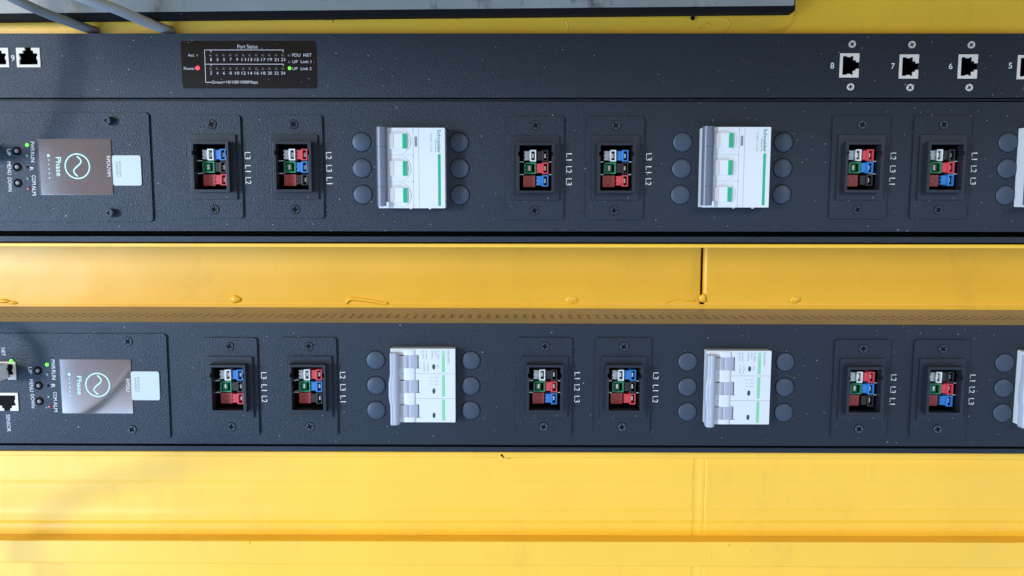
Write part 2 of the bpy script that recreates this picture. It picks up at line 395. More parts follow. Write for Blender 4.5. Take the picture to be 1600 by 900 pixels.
# ------------------------------------------------------------------ shared small parts
def cross(r, wd):
    return [(wd, wd), (wd, r), (-wd, r), (-wd, wd), (-r, wd), (-r, -wd), (-wd, -wd), (-wd, -r), (wd, -r), (wd, -wd), (r, -wd), (r, wd)]
def screw_mesh(key, r, m, hh, dark_ring=False):
    def mk():
        a = MB()
        a.prism([circ(0, 0, r, 24), [(x, z) for x, z in cross(r * 0.66, r * 0.2)]], 0, hh, True)
        return a.mesh('screw', m, min(0.3, r * 0.1), 3)
    return cached(('screw', key), mk)
def recess_mesh(key, r):
    def mk():
        a = MB(); a.prism([circ(0, 0, r * 1.13, 24), circ(0, 0, r * 0.98, 24)], 0, 0.05); a.prism(circ(0, 0, r * 0.72, 16), 0, 0.04)
        return a.mesh('screw_recess', M_black)
    return cached(('recess', key), mk)
def screw(parent, x, z, h, key='black', r=2.9, m=None, hh=0.6, rot=None, name='screw'):
    o = link(name, screw_mesh(key, r, m or M_screw, hh), parent, (x, z, h), rot if rot is not None else random.uniform(0, 90))
    if key != 'black' or parent.parent is None: link('screw_recess', recess_mesh(key, r), o, (0, 0, 0))
    else: link('screw_recess', recess_mesh(key, r), parent, (x, z, h))
    return o

# ------------------------------------------------------------------ outlet module
PHASE = {'L1': 'black', 'L2': 'red', 'L3': 'blue'}
FH = 8.2; FX0, FX1, FZ0, FZ1 = -12.2, 12.8, -16.5, 16.5      # inner frame box (mm)
def plate_mesh():
    a = MB(); a.prism([rrect(-19, 19, -34, 34, 2.2), rrect(-15.2, 15.8, -21.2, 21.2, 0.8, 2)], 0.1, 1.5)
    return a.mesh('mounting_plate', M_plate, 0.42, 2)
def bezel_mesh():
    a = MB()
    a.prism([rrect(-15.3, 15.9, -21.3, 21.3, 0.8, 3), rrect(FX0 + .5, FX1 - .5, FZ0 + .5, FZ1 - .5, 0.2, 2)], 0.6, 3.0)
    return a.mesh('bezel', M_bezel, 0.42, 2)
def frame_mesh():
    a = MB()
    # notched frame: two small nicks high on either side
    o = rrect(FX0, FX1, FZ0, FZ1, 0.5, 2)
    i = [(FX0 + 1.9, FZ0 + 1.7), (FX1 - 1.9, FZ0 + 1.7), (FX1 - 1.9, 7.8), (FX1 - 0.9, 7.8), (FX1 - 0.9, 10.6), (FX1 - 1.9, 10.6), (FX1 - 1.9, FZ1 - 1.7),
         (FX0 + 1.9, FZ1 - 1.7), (FX0 + 1.9, 10.6), (FX0 + 0.9, 10.6), (FX0 + 0.9, 7.8), (FX0 + 1.9, 7.8)]
    a.prism([o, i], 0.8, FH)
    return a.mesh('socket_frame', M_bezel, 0.4, 2)
def cavity_mesh():
    a = MB()
    x0, x1, z0, z1 = FX0 + 1.9, FX1 - 1.9, FZ0 + 1.7, FZ1 - 1.7
    a.prism([rrect(x0 - .9, x1 + .9, z0 - .9, z1 + .9, 0), rrect(x0, x1, z0, z1, 0)], -20, 0.9)
    a.box(x0 - .9, x1 + .9, z0 - .9, z1 + .9, -21, -20)
    return a.mesh('socket_well', M_black, 0)
def rib_mesh():
    a = MB()
    for z in (4.15, -4.15):
        a.box(FX0 + 1.9, -7.4, z - .25, z + .25, -6, 1.0); a.box(9.3, FX1 - 1.9, z - .25, z + .25, -6, 1.0)
    return a.mesh('divider', HOUS['white'], 0.08)
def ring_mesh(kind, col):
    a = MB()
    if kind == 'blank':
        a.box(-4.0, 4.0, -3.9, 3.7, -19, -1.2)
        a.prism([circ(0.2, -.2, 2.2, 20), circ(0.2, -.2, 1.6, 20)], -1.3, -0.9)
        return a.mesh('blanking_terminal', HOUS[col], 0.3)
    # hollow housing at the right with contact seen inside, ribbed tongue at the left
    a.prism([[(0.0, -3.8), (3.9, -3.8), (3.9, 3.8), (0.0, 3.8), (-0.4, 3.2), (-0.4, -3.2)], rrect(0.75, 3.1, -2.9, 2.9, 0.2, 1)], -19, 2.0)
    a.prism([(-4.0, -3.0), (-0.3, -3.0), (-0.3, 3.1), (-4.0, 3.1), (-4.0, 2.1), (-3.3, 1.6), (-4.0, 0.9), (-4.0, -0.6), (-3.3, -1.1), (-4.0, -1.7)], -17, 0.6)
    return a.mesh('terminal_housing', HOUS[col], 0.25)
def throat_mesh():
    a = MB(); a.box(0.5, 3.3, -3.1, 3.1, -4, -1.6); return a.mesh('throat_shade_plug', M_black)  # black plug stands in for the shade inside the housing
def contact_mesh():
    a = MB(); a.box(0.35, 1.7, -1.5, 1.5, -12, 0.2); return a.mesh('contact_blade', M_contact, 0.3)
def small_green():
    a = MB()
    a.prism([[(-4.0, -3.7), (3.9, -3.7), (3.9, 3.8), (-2.8, 3.8), (-4.0, 2.6)], rrect(-2.9, 3.0, -2.8, 2.8, 0.2, 1)], -19, 1.2)
    a.prism([rrect(-2.3, 0.9, -2.2, 2.2, 0.2, 1), rrect(-1.6, 0.3, -1.5, 1.5, 0.1, 1)], -17, 0.4)
    return a.mesh('terminal_housing', HOUS['green'], 0.22)
def socket(parent, loc, phases, tp, is_first):
    """outlet module: plate > bezel, frame, well, terminals, screws, lettering"""
    o = link('outlet_module', cached('plate', plate_mesh), parent, loc)
    link('bezel', cached('bezel', bezel_mesh), o); link('socket_frame', cached('frame', frame_mesh), o)
    link('socket_well', cached('well', cavity_mesh), o); link('divider', cached('rib', rib_mesh), o)
    cx0, cx1 = -3.2, 5.0
    rows = (8.2, 0.0, -8.3)
    def term(col, x, z):
        link('terminal', cached(('ring', col), lambda: ring_mesh('ring', col)), o, (x, z, 0))
    for x, z in ((cx0, rows[0]), (cx1, rows[0]), (cx1, rows[1]), (cx1, rows[2])): link('throat_shade_plug', cached('throat', throat_mesh), o, (x, z, 0))
    term('white', cx0, rows[0]); link('terminal', cached('green', small_green), o, (cx0, rows[1], 0))
    link('terminal', cached('blank', lambda: ring_mesh('blank', 'maroon')), o, (cx0 - .6, rows[2] - .2, 0))
    cm = cached('contact', contact_mesh)
    for ph, z in zip(phases, rows):
        term(PHASE[ph], cx1, z); link('contact_blade', cm, o, (cx1 + 0.6, z, 0))
    link('contact_blade', cm, o, (cx0 + 0.6, rows[0], 0)); link('contact_blade', cm, o, (cx0 - 1.6, rows[1] + .1, 0.2))
    screw(o, 0.3, 28.0, 1.5); screw(o, -0.1, -28.0, 1.5)
    a = Print(); x0, x1 = 20.8, 24.6
    for ph, (t0, t1) in zip(phases, ((9.9, 5.2), (1.4, -3.1), (-6.6, -11.2))):
        a.text(ph, x0, x1, t1, t0, 0.08, True, 0.0)
    a.build('phase_lettering', M_print, o)
    return o

# ------------------------------------------------------------------ circuit breakers
BH = 12.0
def bz(zx, zy): return (zx - 380) / 14.8, -(zy - 452) / 14.8
def breaker_a(parent, loc, full=True):
    a = MB(); a.prism(rrect(-21.6, 22, -26, 26, 0.5, 3), -8, BH)
    o = a.build('circuit_breaker', M_white, parent, loc, 0.35, 2)
    # dark gaps between the three poles and along the nose
    p = Print()
    for x, zz, zz1 in ((1.4, 26, -26), (5.0, 25.5, -25.5)): p.flat(x - .09, x + .09, zz1, zz, BH + .05)
    for z in (8.6, -8.8): p.flat(-14.5, 1.2, z - .07, z + .07, BH + .05)
    for z in (24.6, 8.2, -8.5, -24.3): p.flat(1.2, 1.6, z - .9, z + .5, BH + .07)
    for z in (9.0, -9.0): p.flat(-21.61, -21.61 + .01, z - .07, z + .07, BH + .05)
    x0, _ = bz(415, 0); x1, _ = bz(440, 0); p.flat(x0, x1, bz(0, 245)[1], bz(0, 150)[1], BH + .06)
    p.text('iC60N', *[bz(568, 0)[0], bz(582, 0)[0]], bz(0, 205)[1], bz(0, 120)[1], BH + .06, True, 0)
    p.text('C 25A', *[bz(568, 0)[0], bz(582, 0)[0]], bz(0, 300)[1], bz(0, 225)[1], BH + .06, True, 0)
    p.build('grey_lettering', M_greytext, o)
    p = Print()
    p.flat(*sorted((bz(638, 0)[0], bz(664, 0)[0])), bz(0, 815)[1], bz(0, 318)[1], BH + .06); p.build('green_stripe', M_green, o)
    p = Print(); p.text('Schneider', bz(634, 0)[0], bz(668, 0)[0], bz(0, 308)[1], bz(0, 86)[1], BH + .06, True, 0.015)
    p.text('Electric', bz(611, 0)[0], bz(626, 0)[0], bz(0, 300)[1], bz(0, 180)[1], BH + .06, True, 0)
    p.build('brand_lettering', M_brand, o)
    for zy in (195, 455, 712):
        cx, cz = bz(262, zy)
        # round collar of the switch
        def mk():
            a = MB(); n = 40; big = [(7.6 * math.cos(t), 8.1 * math.sin(t)) for t in [R(-118 + 236 * i / n) for i in range(n + 1)]]
            ins = [(6.6 * math.cos(t), 7.1 * math.sin(t)) for t in [R(118 - 236 * i / n) for i in range(n + 1)]]
            a.prism(big + ins, BH - .1, BH + .45)
            a.prism([(-7.5, -4.9), (4.5, -4.9), (5.6, -3.6), (5.6, 3.6), (4.5, 4.9), (-7.5, 4.9), ], BH - .1, BH + .9)
            return a.mesh('toggle', M_white, 0.18)
        t = link('toggle', cached('toggleA', mk), o, (cx, cz, 0))
        a = MB(); z0, z1 = -4.7, 4.7; h = BH + 0.92
        a.box(2.5, 5.2, z0, z1, BH, BH + 1.25); a.build('green_flag', M_green, t, bevel=0.15)
        a = MB(); a.prism([(-7.6, -4.5), (-3.2, -4.5), (-3.2, 4.5), (-7.6, 4.5)], BH, BH + 1.15); a.build('tongue', M_whiteshade, t, bevel=0.2)  # darker-lit end of the white toggle, shade painted in
        def mk2():
            a = MB(); n = 20
            for s_ in (1,):
                big = [(7.1 * math.cos(q) , 7.8 * math.sin(q)) for q in [R(48 + 84 * i / n) for i in range(n + 1)]]
                a.prism(big + [(-5.5, 5.1), (4.4, 5.1)], BH - .1, BH + .25)
            return a.mesh('shaded_collar', M_whiteshade, 0.05)  # upper crescent of the collar, coloured as if in shade
        link('shaded_collar', cached('collarA', mk2), t)
    a = MB()
    # tie bar with rounded front
    prof = []
    x0, x1 = -22.2, -15.4
    for k in range(9):
        q = math.pi * k / 8; prof.append(((x0 + x1) / 2 - (x1 - x0) / 2 * math.cos(q), BH + 2.2 + 1.9 * math.sin(q)))
    prof = [(x0, BH - 2)] + prof + [(x1, BH - .5)]
    for zz0, zz1 in ((26.3, 13.6), (13.4, -12.0), (-12.2, -24.6)):
        a.profile(prof, zz0, zz1, 'z')
        for z_ in (zz0, zz1):
            a.f([a.v(x, z_, h) for x, h in prof])
    a.build('tie_bar', M_barblue, o)
    a = MB(); a.box(-17.6, -14.6, -25.6, -21.8, BH - 1, BH + 3.2); a.build('tie_bar_clip', M_white, o, bevel=0.3)
    a = MB(); a.box(-1.4, 0.0, -26.6, -25.8, BH - 3, BH - .6); a.box(11.2, 12.6, -26.7, -25.8, BH - 3, BH - .6); a.build('clip_foot', M_white, o, bevel=0.3)
    return o
def cz2(zx, zy): return (zx - 387) / 14.97, -(zy - 435) / 14.97
def breaker_b(parent, loc, BH=6.5):
    a = MB(); a.prism(rrect(-21.8, 21.9, -25.4, 25.4, 0.4, 3), -8, BH - 0.2)
    o = a.build('circuit_breaker', M_white, parent, loc, 0.3, 2)
    X = lambda v: cz2(v, 0)[0]; Z = lambda v: cz2(0, v)[1]
    p = Print(); H = BH - .2 + .05
    for zy in (312, 568): p.flat(X(158), X(712), Z(zy) - .1, Z(zy) + .1, H)
    p.flat(X(372) - .05, X(372) + .05, Z(120), Z(62), H)
    for t, a0, a1, b0, b1 in (('NOARK', 636, 658, 70, 212), ('C 25A', 536, 556, 72, 165), ('400V~', 508, 522, 74, 150), ('6000A', 476, 490, 74, 160),
                              ('Ex9BN', 416, 430, 74, 165), ('3P 50Hz', 386, 400, 74, 160), ('I ON', 430, 448, 205, 285), ('0 OFF', 392, 408, 205, 290), ('IEC', 536, 548, 212, 262)):
        p.text(t, X(a0), X(a1), Z(b1), Z(b0), H, True, 0.0)
    for zy in (350, 385, 420):                    # switching diagram: three small paths
        p.flat(X(455), X(482), Z(zy) - .08, Z(zy) + .08, H); p.flat(X(500), X(545), Z(zy) - .08, Z(zy) + .08, H)
        p.flat(X(482), X(484), Z(zy + 10), Z(zy), H); p.flat(X(520), X(522), Z(zy + 10), Z(zy - 5), H); p.flat(X(543), X(545), Z(zy + 8), Z(zy), H)
    p.build('grey_lettering', M_greytext, o)
    p = Print()
    for b0, b1 in ((75, 295), (325, 547), (577, 797)): p.flat(X(580), X(610), Z(b1), Z(b0), H + .02)
    p.build('green_stripe', M_palegreen, o)
    p = Print(); p.text('B1', X(586), X(604), Z(135), Z(85), H + .05, True, 0.0); p.build('model_lettering', M_white, o)
    for zy in (240, 490, 742):
        cx, cz = cz2(497, zy)
        def mk():
            a = MB(); a.prism([circ(0, 0, .95, 18, rz=1.85), circ(0, 0, .62, 18, rz=1.45)], BH - .4, BH + .1)
            a.prism(circ(0, 0, .7, 14, rz=1.5), BH - .5, BH - .15); return a.mesh('indicator_window', mat('dark_green_window', (0.01, 0.07, 0.05), 0.25), 0.05)
        link('indicator_window', cached('oval', mk), o, (cx, cz, 0))
    for zy in (120, 375, 630):
        def mk3():
            a = MB(); z0, z1 = -Z(0) + Z(132), 0
            z1 = 0; z0 = -132 / 14.97
            pr = [(X(205), BH - .05), (X(215), BH + .2), (X(235), BH + .2), (X(240), BH - .15), (X(248), BH - .15)]
            for k in range(9): q = k / 8; pr.append((X(250) + (X(338) - X(250)) * q, BH - 0.15 + 0.5 * math.sin(math.pi * (0.15 + 0.75 * q)) ** 1))
            pr = [(X(203), BH - .6)] + pr + [(X(342), BH - .6)]
            a.profile(pr, z0, z1, 'z'); a.f([a.v(x, z0, h) for x, h in pr]); a.f([a.v(x, z1, h) for x, h in pr])
            return a.mesh('toggle', M_toggle, 0)
        t = link('toggle', cached('toggleB', mk3), o, (0, Z(zy), 0))
        a = MB(); a.box(X(156), X(206), -135 / 14.97, 0, BH - .4, BH + .12); a.build('toggle_cheek', M_whiteshade, t, bevel=0.12)
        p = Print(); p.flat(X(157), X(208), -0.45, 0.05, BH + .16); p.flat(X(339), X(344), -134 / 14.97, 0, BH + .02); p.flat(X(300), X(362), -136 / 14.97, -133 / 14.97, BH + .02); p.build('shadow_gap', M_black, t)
    for zy0, zy1 in ((66, 120), (252, 375), (507, 630), (762, 812)):     # rounded bridges between the toggles
        a = MB(); x0, x1 = X(192), X(312); pr = []
        for k in range(9): q = math.pi * k / 8; pr.append(((x0 + x1) / 2 - (x1 - x0) / 2 * math.cos(q), BH - .3 + 1.0 * math.sin(q) ** 0.6))
        z0, z1 = Z(zy1), Z(zy0)
        a.profile(pr, z0, z1, 'z'); a.f([a.v(x, z0, h) for x, h in pr]); a.f([a.v(x, z1, h) for x, h in pr])
        a.build('bridge', M_white, o)
    # tie bar: long grip with a swelling in its middle
    a = MB(); n = 40; rows = []
    for j in range(n + 1):
        z = Z(90) + (Z(830) - Z(90)) * j / n
        t = j / n; sw = sm((t - 0.28) / 0.16) * (1 - sm((t - 0.60) / 0.16))
        xl = X(60) - 1.0 * sw; xr = X(152)
        pr = [(xl, BH - 1.5), (xl + .05, BH + 3.2), (xl + .6, BH + 4.2), (xl + 1.7, BH + 4.5), (xl + 2.0, BH + 4.25), (xl + 2.4, BH + 4.5), (xr - 2.2, BH + 4.3), (xr - .9, BH + 3.4), (xr - .1, BH + 2.0), (xr, BH - .4)]
        rows.append([a.v(x, z, h) for x, h in pr])
    for j in range(n):
        for i in range(9): a.f([rows[j][i], rows[j][i + 1], rows[j + 1][i + 1], rows[j + 1][i]], i not in (3, 4))
    a.f(rows[0]); a.f(rows[-1][::-1]); a.build('tie_bar', M_bargrey, o)
    return o

# ------------------------------------------------------------------ sockets for network plugs
def port_mesh():
    a = MB()
    c = [(-7.8, -6.3), (7.8, -6.3), (7.8, 6.3), (2.1, 6.3), (2.1, 4.5), (3.4, 4.5), (3.4, 2.7), (6.0, 2.7), (6.0, 0.9), (5.4, 0.6), (5.4, -1.2), (6.0, -1.5), (6.0, -4.5),
         (-6.0, -4.5), (-6.0, -1.5), (-5.4, -1.2), (-5.4, 0.6), (-6.0, 0.9), (-6.0, 2.7), (-3.4, 2.7), (-3.4, 4.5), (-2.1, 4.5), (-2.1, 6.3), (-7.8, 6.3)]
    a.prism(c, -0.9, 0.5); return a.mesh('network_port', M_white2, 0.14, 2)
def portshell_mesh():
    a = MB(); c = [(-7.8, -6.3), (7.8, -6.3), (7.8, 6.3), (2.1, 6.3), (2.1, 4.5), (3.4, 4.5), (3.4, 2.7), (6.0, 2.7), (6.0, -4.5), (-6.0, -4.5), (-6.0, 2.7), (-3.4, 2.7), (-3.4, 4.5), (-2.1, 4.5), (-2.1, 6.3), (-7.8, 6.3)]
    a.prism(c, -12, -0.9); return a.mesh('port_shell', M_black)
def portwell_mesh():
    a = MB(); a.box(-6.2, 6.2, -4.6, 6.0, -12, -11); return a.mesh('port_well', M_black)
def pins_mesh():
    a = MB()
    for i in range(8): a.box(-3.6 + i * 1.0, -3.3 + i * 1.0, -4.5, -3.9, -9, -3)
    return a.mesh('contact_pins', M_contact)
def port(parent, loc, rot=0):
    o = link('network_port', cached('port', port_mesh), parent, loc, rot)
    link('port_well', cached('portwell', portwell_mesh), o); link('port_shell', cached('portshell', portshell_mesh), o); link('contact_pins', cached('pins', pins_mesh), o)
    return o
def port_hole(cx, cz, rot):
    if rot % 180: return rrect(cx - 6.5, cx + 6.5, cz - 8.0, cz + 8.0, 0.3, 2)
    return rrect(cx - 8.0, cx + 8.0, cz - 6.5, cz + 6.5, 0.3, 2)

# ------------------------------------------------------------------ power strips
def knockout(parent, loc):
    def mk():
        a = MB(); a.dome(0, 0, 6.35, 0, 1.15, 36, 7, edge=0.3)
        return a.mesh('blanking_plug', M_cap)
    o = link('blanking_plug', cached('cap', mk), parent, loc, random.uniform(0, 360))
    def mk2():
        a = MB(); a.prism([circ(0, 0, 6.75, 36), circ(0, 0, 6.2, 36)], 0.02, 0.09); return a.mesh('plug_joint', M_black)
    link('plug_joint', cached('joint', mk2), o)

class Strip:
    def __init__(s, name, label, rot, top, bot, fl_top, fl_bot, perforated):
        s.rot = R(rot); s.zb = PZ(fl_bot)
        s.root = thing(name, label, 'power strip', (0, s.zb, 0), rot, 'rack power strips')
        s.holes = []
        s.z0, s.z1 = s.loc(800, bot)[1], s.loc(800, top)[1]
        s.f0, s.f1 = s.loc(800, fl_bot)[1], s.loc(800, fl_top)[1]
        s.perf = perforated
    def loc(s, px, py, h=0):
        x, z = P(px, py, h); z -= s.zb
        c, n = math.cos(s.rot), math.sin(s.rot)          # inverse of a clockwise turn
        return (x * c - z * n, x * n + z * c, h)
    def rect(s, px0, py0, px1, py1, h=0):
        mx, my = (px0 + px1) / 2, (py0 + py1) / 2
        return s.loc(px0, my, h)[0], s.loc(px1, my, h)[0], s.loc(mx, py1, h)[1], s.loc(mx, py0, h)[1]
    def finish(s):
        x0, x1 = XL + 4, XR - 4
        a = MB(); a.prism([rrect(x0, x1, s.z0, s.z1, 0)] + s.holes, -1.4, 0); a.build('front_cover', M_powder, s.root, bevel=0.5, seg=3)
        # folded returns of the cover and the tray behind
        a = MB(); a.box(x0, x1, s.z0 + .05, s.z0 + 1.2, -30, -1.35)
        a.box(x0, x1, s.f0, s.f1, -60, -1.6)
        if not s.perf: a.box(x0, x1, s.z1 - 1.2, s.z1 - .02, -80, -1.35)
        a.build('tray', M_powder, s.root, bevel=0.35)
        a = MB(); a.box(x0, x1, s.f1 - .5, s.z0 + .1, -60, -32 if not s.perf else -12); a.build('cover_gap', M_black, s.root)
        a = MB(); a.box(x0 + 1, x1 - 1, s.z0 + 2, s.z1 - 2.5, -80, -40); a.build('inner_chassis', M_black, s.root)
        if s.perf:
            a = MB(); hs = []
            pitch, sw = 6.55, 2.5; n = int((x1 - x0) / pitch)
            xsb = [x0]
            for i in range(n):
                c = x0 + (i + .5) * pitch; xsb += [c - sw / 2, c + sw / 2]
            xsb.append(x1)
            hb = [-1.35]
            for hrow in (-26.5, -33.5, -40.5): hb += [hrow + 1.25, hrow - 1.25]
            hb.append(-79)
            z = s.z1 - .02
            V = [[a.v(x, z, h) for x in xsb] for h in hb]
            for j in range(len(hb) - 1):
                for i in range(len(xsb) - 1):
                    if j % 2 == 1 and i % 2 == 1: continue
                    a.f([V[j][i], V[j][i + 1], V[j + 1][i + 1], V[j + 1][i]])
            a.build('perforated_cover', M_side, s.root)
M_side = mat('black_coat_with_sheen', (0.17, 0.18, 0.27), 0.40, bump=0.08, bscale=500, tint=0.1, spec=0.8)  # black coat made paler and bluer, grazing sheen put into its colour

def control_panel(s, plate, screen, sticker, buttons, btxt, leds, ltxt, rtxt, logo, name_box, dots, model, model_box, screws, standoff):
    L = s.loc
    x0, x1, z0, z1 = s.rect(*plate)
    scr = s.rect(*screen)
    a = MB(); a.prism(rrect(x0, x1, z0, z1, 2.6), 0.1, 1.3)
    o = a.build('control_panel', M_plate, s.root, bevel=0.4)
    H = 1.3
    a = MB(); a.prism(rrect(*scr, 0.3, 1), H - .1, H + .55); d = a.build('display', M_screen, o, bevel=0.15)
    a = MB(); a.prism([rrect(scr[0] - 1.2, scr[1] + .3, scr[2] - .3, scr[3] + .3, 0.2, 1), rrect(*scr, .3, 1)], H - .05, H + .25); a.build('display_gasket', M_bezel, d)
    hh = H + .6
    p = Print()
    cx, cz, _ = L(*logo, hh); r = 8.5
    n = 48
    for i in range(n):
        t0, t1 = 2 * math.pi * i / n, 2 * math.pi * (i + 1) / n
        p.f([p.v(cx + q * math.cos(t), cz + q * math.sin(t), hh) for q, t in ((r - .85, t0), (r, t0), (r, t1), (r - .85, t1))])
    pts = []                                              # the sine wave, standing on end
    for i in range(29):
        t = i / 28; pts.append((cx + 2.6 * math.sin(2 * math.pi * t) * (1 if True else 1), cz + 6.6 * (1 - 2 * t)))
    for i in range(28):
        (xa_, za_), (xb_, zb_) = pts[i], pts[i + 1]
        dx, dz = xb_ - xa_, zb_ - za_; l = math.hypot(dx, dz); nx, nz = -dz / l * .48, dx / l * .48
        p.f([p.v(xa_ + nx, za_ + nz, hh), p.v(xb_ + nx, zb_ + nz, hh), p.v(xb_ - nx, zb_ - nz, hh), p.v(xa_ - nx, za_ - nz, hh)])
    p.text('Phase', *s.rect(*name_box, hh), hh, True, 0.01)
    for i, (dx_, dy_) in enumerate(dots): q = L(dx_, dy_, hh); p.disc(q[0], q[1], 1.0 if i == 0 else 0.42, hh)
    p.build('display_symbols', M_cyan, d)
    p = Print(); p.text(model, *s.rect(*model_box, hh), hh, True, 0.0); p.build('display_lettering', M_print, d)
    st = s.rect(*sticker)
    a = MB(); a.prism(rrect(*st, 1.4), H - .1, H + .75); k = a.build('paper_sticker', M_sticker, o, bevel=0.08)
    p = Print(); w_ = st[1] - st[0]; hgt = st[3] - st[2]
    p.text(model, st[0] + w_ * .22, st[0] + w_ * .30, st[2] + hgt * .30, st[2] + hgt * .80, H + .8, True, 0)
    p.text('240400001', st[0] + w_ * .12, st[0] + w_ * .19, st[2] + hgt * .30, st[2] + hgt * .80, H + .8, True, 0)
    p.build('sticker_lettering', M_greytext, k)
    p = Print()
    for t, b in btxt: p.text(t, *s.rect(*b, H), H + .06, True, 0.0)
    for t, b in ltxt + rtxt: p.text(t, *s.rect(*b, H), H + .06, True, 0.0)
    p.build('panel_lettering', M_print, o)
    for bx, by in buttons:
        q = L(bx, by, H)
        def mk():
            a = MB(); a.prism([circ(0, 0, 3.0, 24), circ(0, 0, 2.35, 24)], H - .1, H + .12); a.prism(circ(0, 0, 2.4, 20), H - .1, H + .02)
            return a.mesh('push_button', M_black, 0)
        b_ = link('push_button', cached('btn', mk), o, (q[0], q[1], 0))
        def mk2():
            a = MB(); a.dome(0, 0, 1.35, H, .3, 20, 4, edge=1.0); return a.mesh('button_cap', M_button)
        link('button_cap', cached('btncap', mk2), b_, (.1, 0.1, 0))
    for (lx, ly), m in zip(leds, (M_ledgreen, M_ledteal, M_black, M_ledteal, M_ledmaroon)):
        q = L(lx, ly, H)
        a = MB(); a.dome(0, 0, 1.25 if m is not M_black else 0.95, H, .5 if m is not M_black else 0.03, 18, 4, edge=.1 if m is not M_black else .02)
        e = a.build('led' if m is not M_black else 'reset_hole', m, o, (q[0], q[1], 0))
        if m is not M_black:
            pass
    for sx, sy in screws:
        q = L(sx, sy, H)
        if standoff:
            sc_ = link('thumb_screw', cached('thumb', lambda: thumb_mesh(H)), o, (q[0], q[1], 0))
        else: screw(o, q[0], q[1], H)
    return o
def thumb_mesh(H):
    a = MB()
    a.prism([circ(0, 0, 2.6, 20), cross(1.5, .42)], H, H + 4.2, True); a.prism(circ(0, 0, 1.9, 16), H, H + 3.0)
    a.prism(circ(0, 0, 2.95, 24), H - .05, H + .8, True); a.prism(circ(0, 0, 2.85, 20), H + 1.5, H + 2.2)
    return a.mesh('thumb_screw', M_screw, 0.12)

def hole_at(s, px, py, w2, h2, r=0.4): c = s.loc(px, py); s.holes.append(rrect(c[0] - w2, c[0] + w2, c[1] - h2, c[1] + h2, r, 2)); return c

# ---- upper strip
up = Strip('power_strip', 'upper black rack power strip, with slate-barred white circuit breakers, directly under the network switch', 0.06, 158.5, 361.5, 369.8, 378.6, False)
U_SOCK = [((334.2, 261.2), 'L3 L1 L2'), ((461, 261.2), 'L2 L3 L1'), ((835.8, 263), 'L1 L2 L3'), ((960.3, 263), 'L3 L1 L2'), ((1341.7, 262), 'L2 L3 L1'), ((1468.3, 262), 'L1 L2 L3')]
for i, ((px, py), ph) in enumerate(U_SOCK):
    c = hole_at(up, px, py, 15.5, 20.8); socket(up.root, c, ph.split(), None, i == 0)
def centre_from_front(s, px, py, h): q = s.loc(px, py, h); return (q[0], q[1], 0)
U_BR = [(642.6, 262.8), (1150.3, 261.6), (1657.5, 261.4)]
for px, py in U_BR:
    c = centre_from_front(up, px, py, BH); up.holes.append(rrect(c[0] - 22.1, c[0] + 22.4, c[1] - 26.5, c[1] + 26.5, 0.4, 2)); breaker_a(up.root, c)
for px, py in ((565, 222), (565.5, 262.8), (567, 304), (717.3, 222.5), (718.2, 263.2), (718.7, 304.8), (1066.3, 222), (1064.8, 263.5), (1063, 304.5),
               (1224, 222.3), (1222.5, 262.8), (1221.3, 303.5), (1575, 222.5), (1573.2, 263.5), (1570.5, 305)):
    knockout(up.root, up.loc(px, py))
control_panel(up, (-75, 176, 237, 346.5), (64.5, 217.5, 176.8, 304.5), (178.2, 243, 222.5, 290),
    [(26.5, 236), (27.3, 261), (28.3, 286)], [('UP', (10.8, 233, 16.5, 243)), ('MENU', (11.5, 252.5, 17.5, 273)), ('DOWN', (12.5, 277.5, 18.5, 299))],
    [(42.3, 226.5), (43, 242.7), (43.3, 261), (44, 279), (44.7, 295)], [('PWR', (47.5, 221.5, 53.7, 236)), ('RUN', (48, 237.5, 54, 253)), ('COM', (50, 274, 56, 288.5)), ('ALM', (50.5, 290, 56.5, 305))],
    [('R', (46.5, 261, 52, 266.5))], (120.8, 259.8), (87.5, 245.5, 96, 275.5), [(75.5, 243), (76, 250), (76.3, 257), (76.6, 264), (76.9, 271), (77.2, 278)],
    'RPDUVIM', (167, 243.5, 172.5, 275.5), [(170.5, 189), (174.5, 332.5)], True)
up.finish()

# ---- lower strip
lo = Strip('power_strip', 'lower black rack power strip with a perforated top and white breakers with pale green stripes', 0.2, 505.5, 695, 699.8, 707.5, True)
L_SOCK = [((361, 603.6), 'L3 L1 L2'), ((484, 603.2), 'L2 L3 L1'), ((850, 603.6), 'L1 L2 L3'), ((972.6, 604), 'L3 L1 L2'), ((1343.7, 607), 'L2 L3 L1'), ((1467, 607.2), 'L1 L2 L3')]
for i, ((px, py), ph) in enumerate(L_SOCK):
    c = hole_at(lo, px, py, 15.5, 20.8); socket(lo.root, c, ph.split(), None, False)
for px, py in ((660.8, 602.7), (1153.2, 606), (1646, 607.5)):
    c = centre_from_front(lo, px, py, 6.5); lo.holes.append(rrect(c[0] - 22.4, c[0] + 22.5, c[1] - 25.9, c[1] + 25.9, 0.4, 2)); breaker_b(lo.root, c)
for px, py in ((587, 562.7), (587.8, 602.2), (588, 641), (735.8, 563.2), (735.3, 602.8), (735.5, 641), (1074.3, 565), (1074, 604.5), (1073.8, 643.3),
               (1227, 565.5), (1226, 605), (1224.6, 644.5), (1569.5, 567), (1568, 606.3), (1566, 645.3)):
    knockout(lo.root, lo.loc(px, py))
PL = (-75, 520.5, 264, 684)
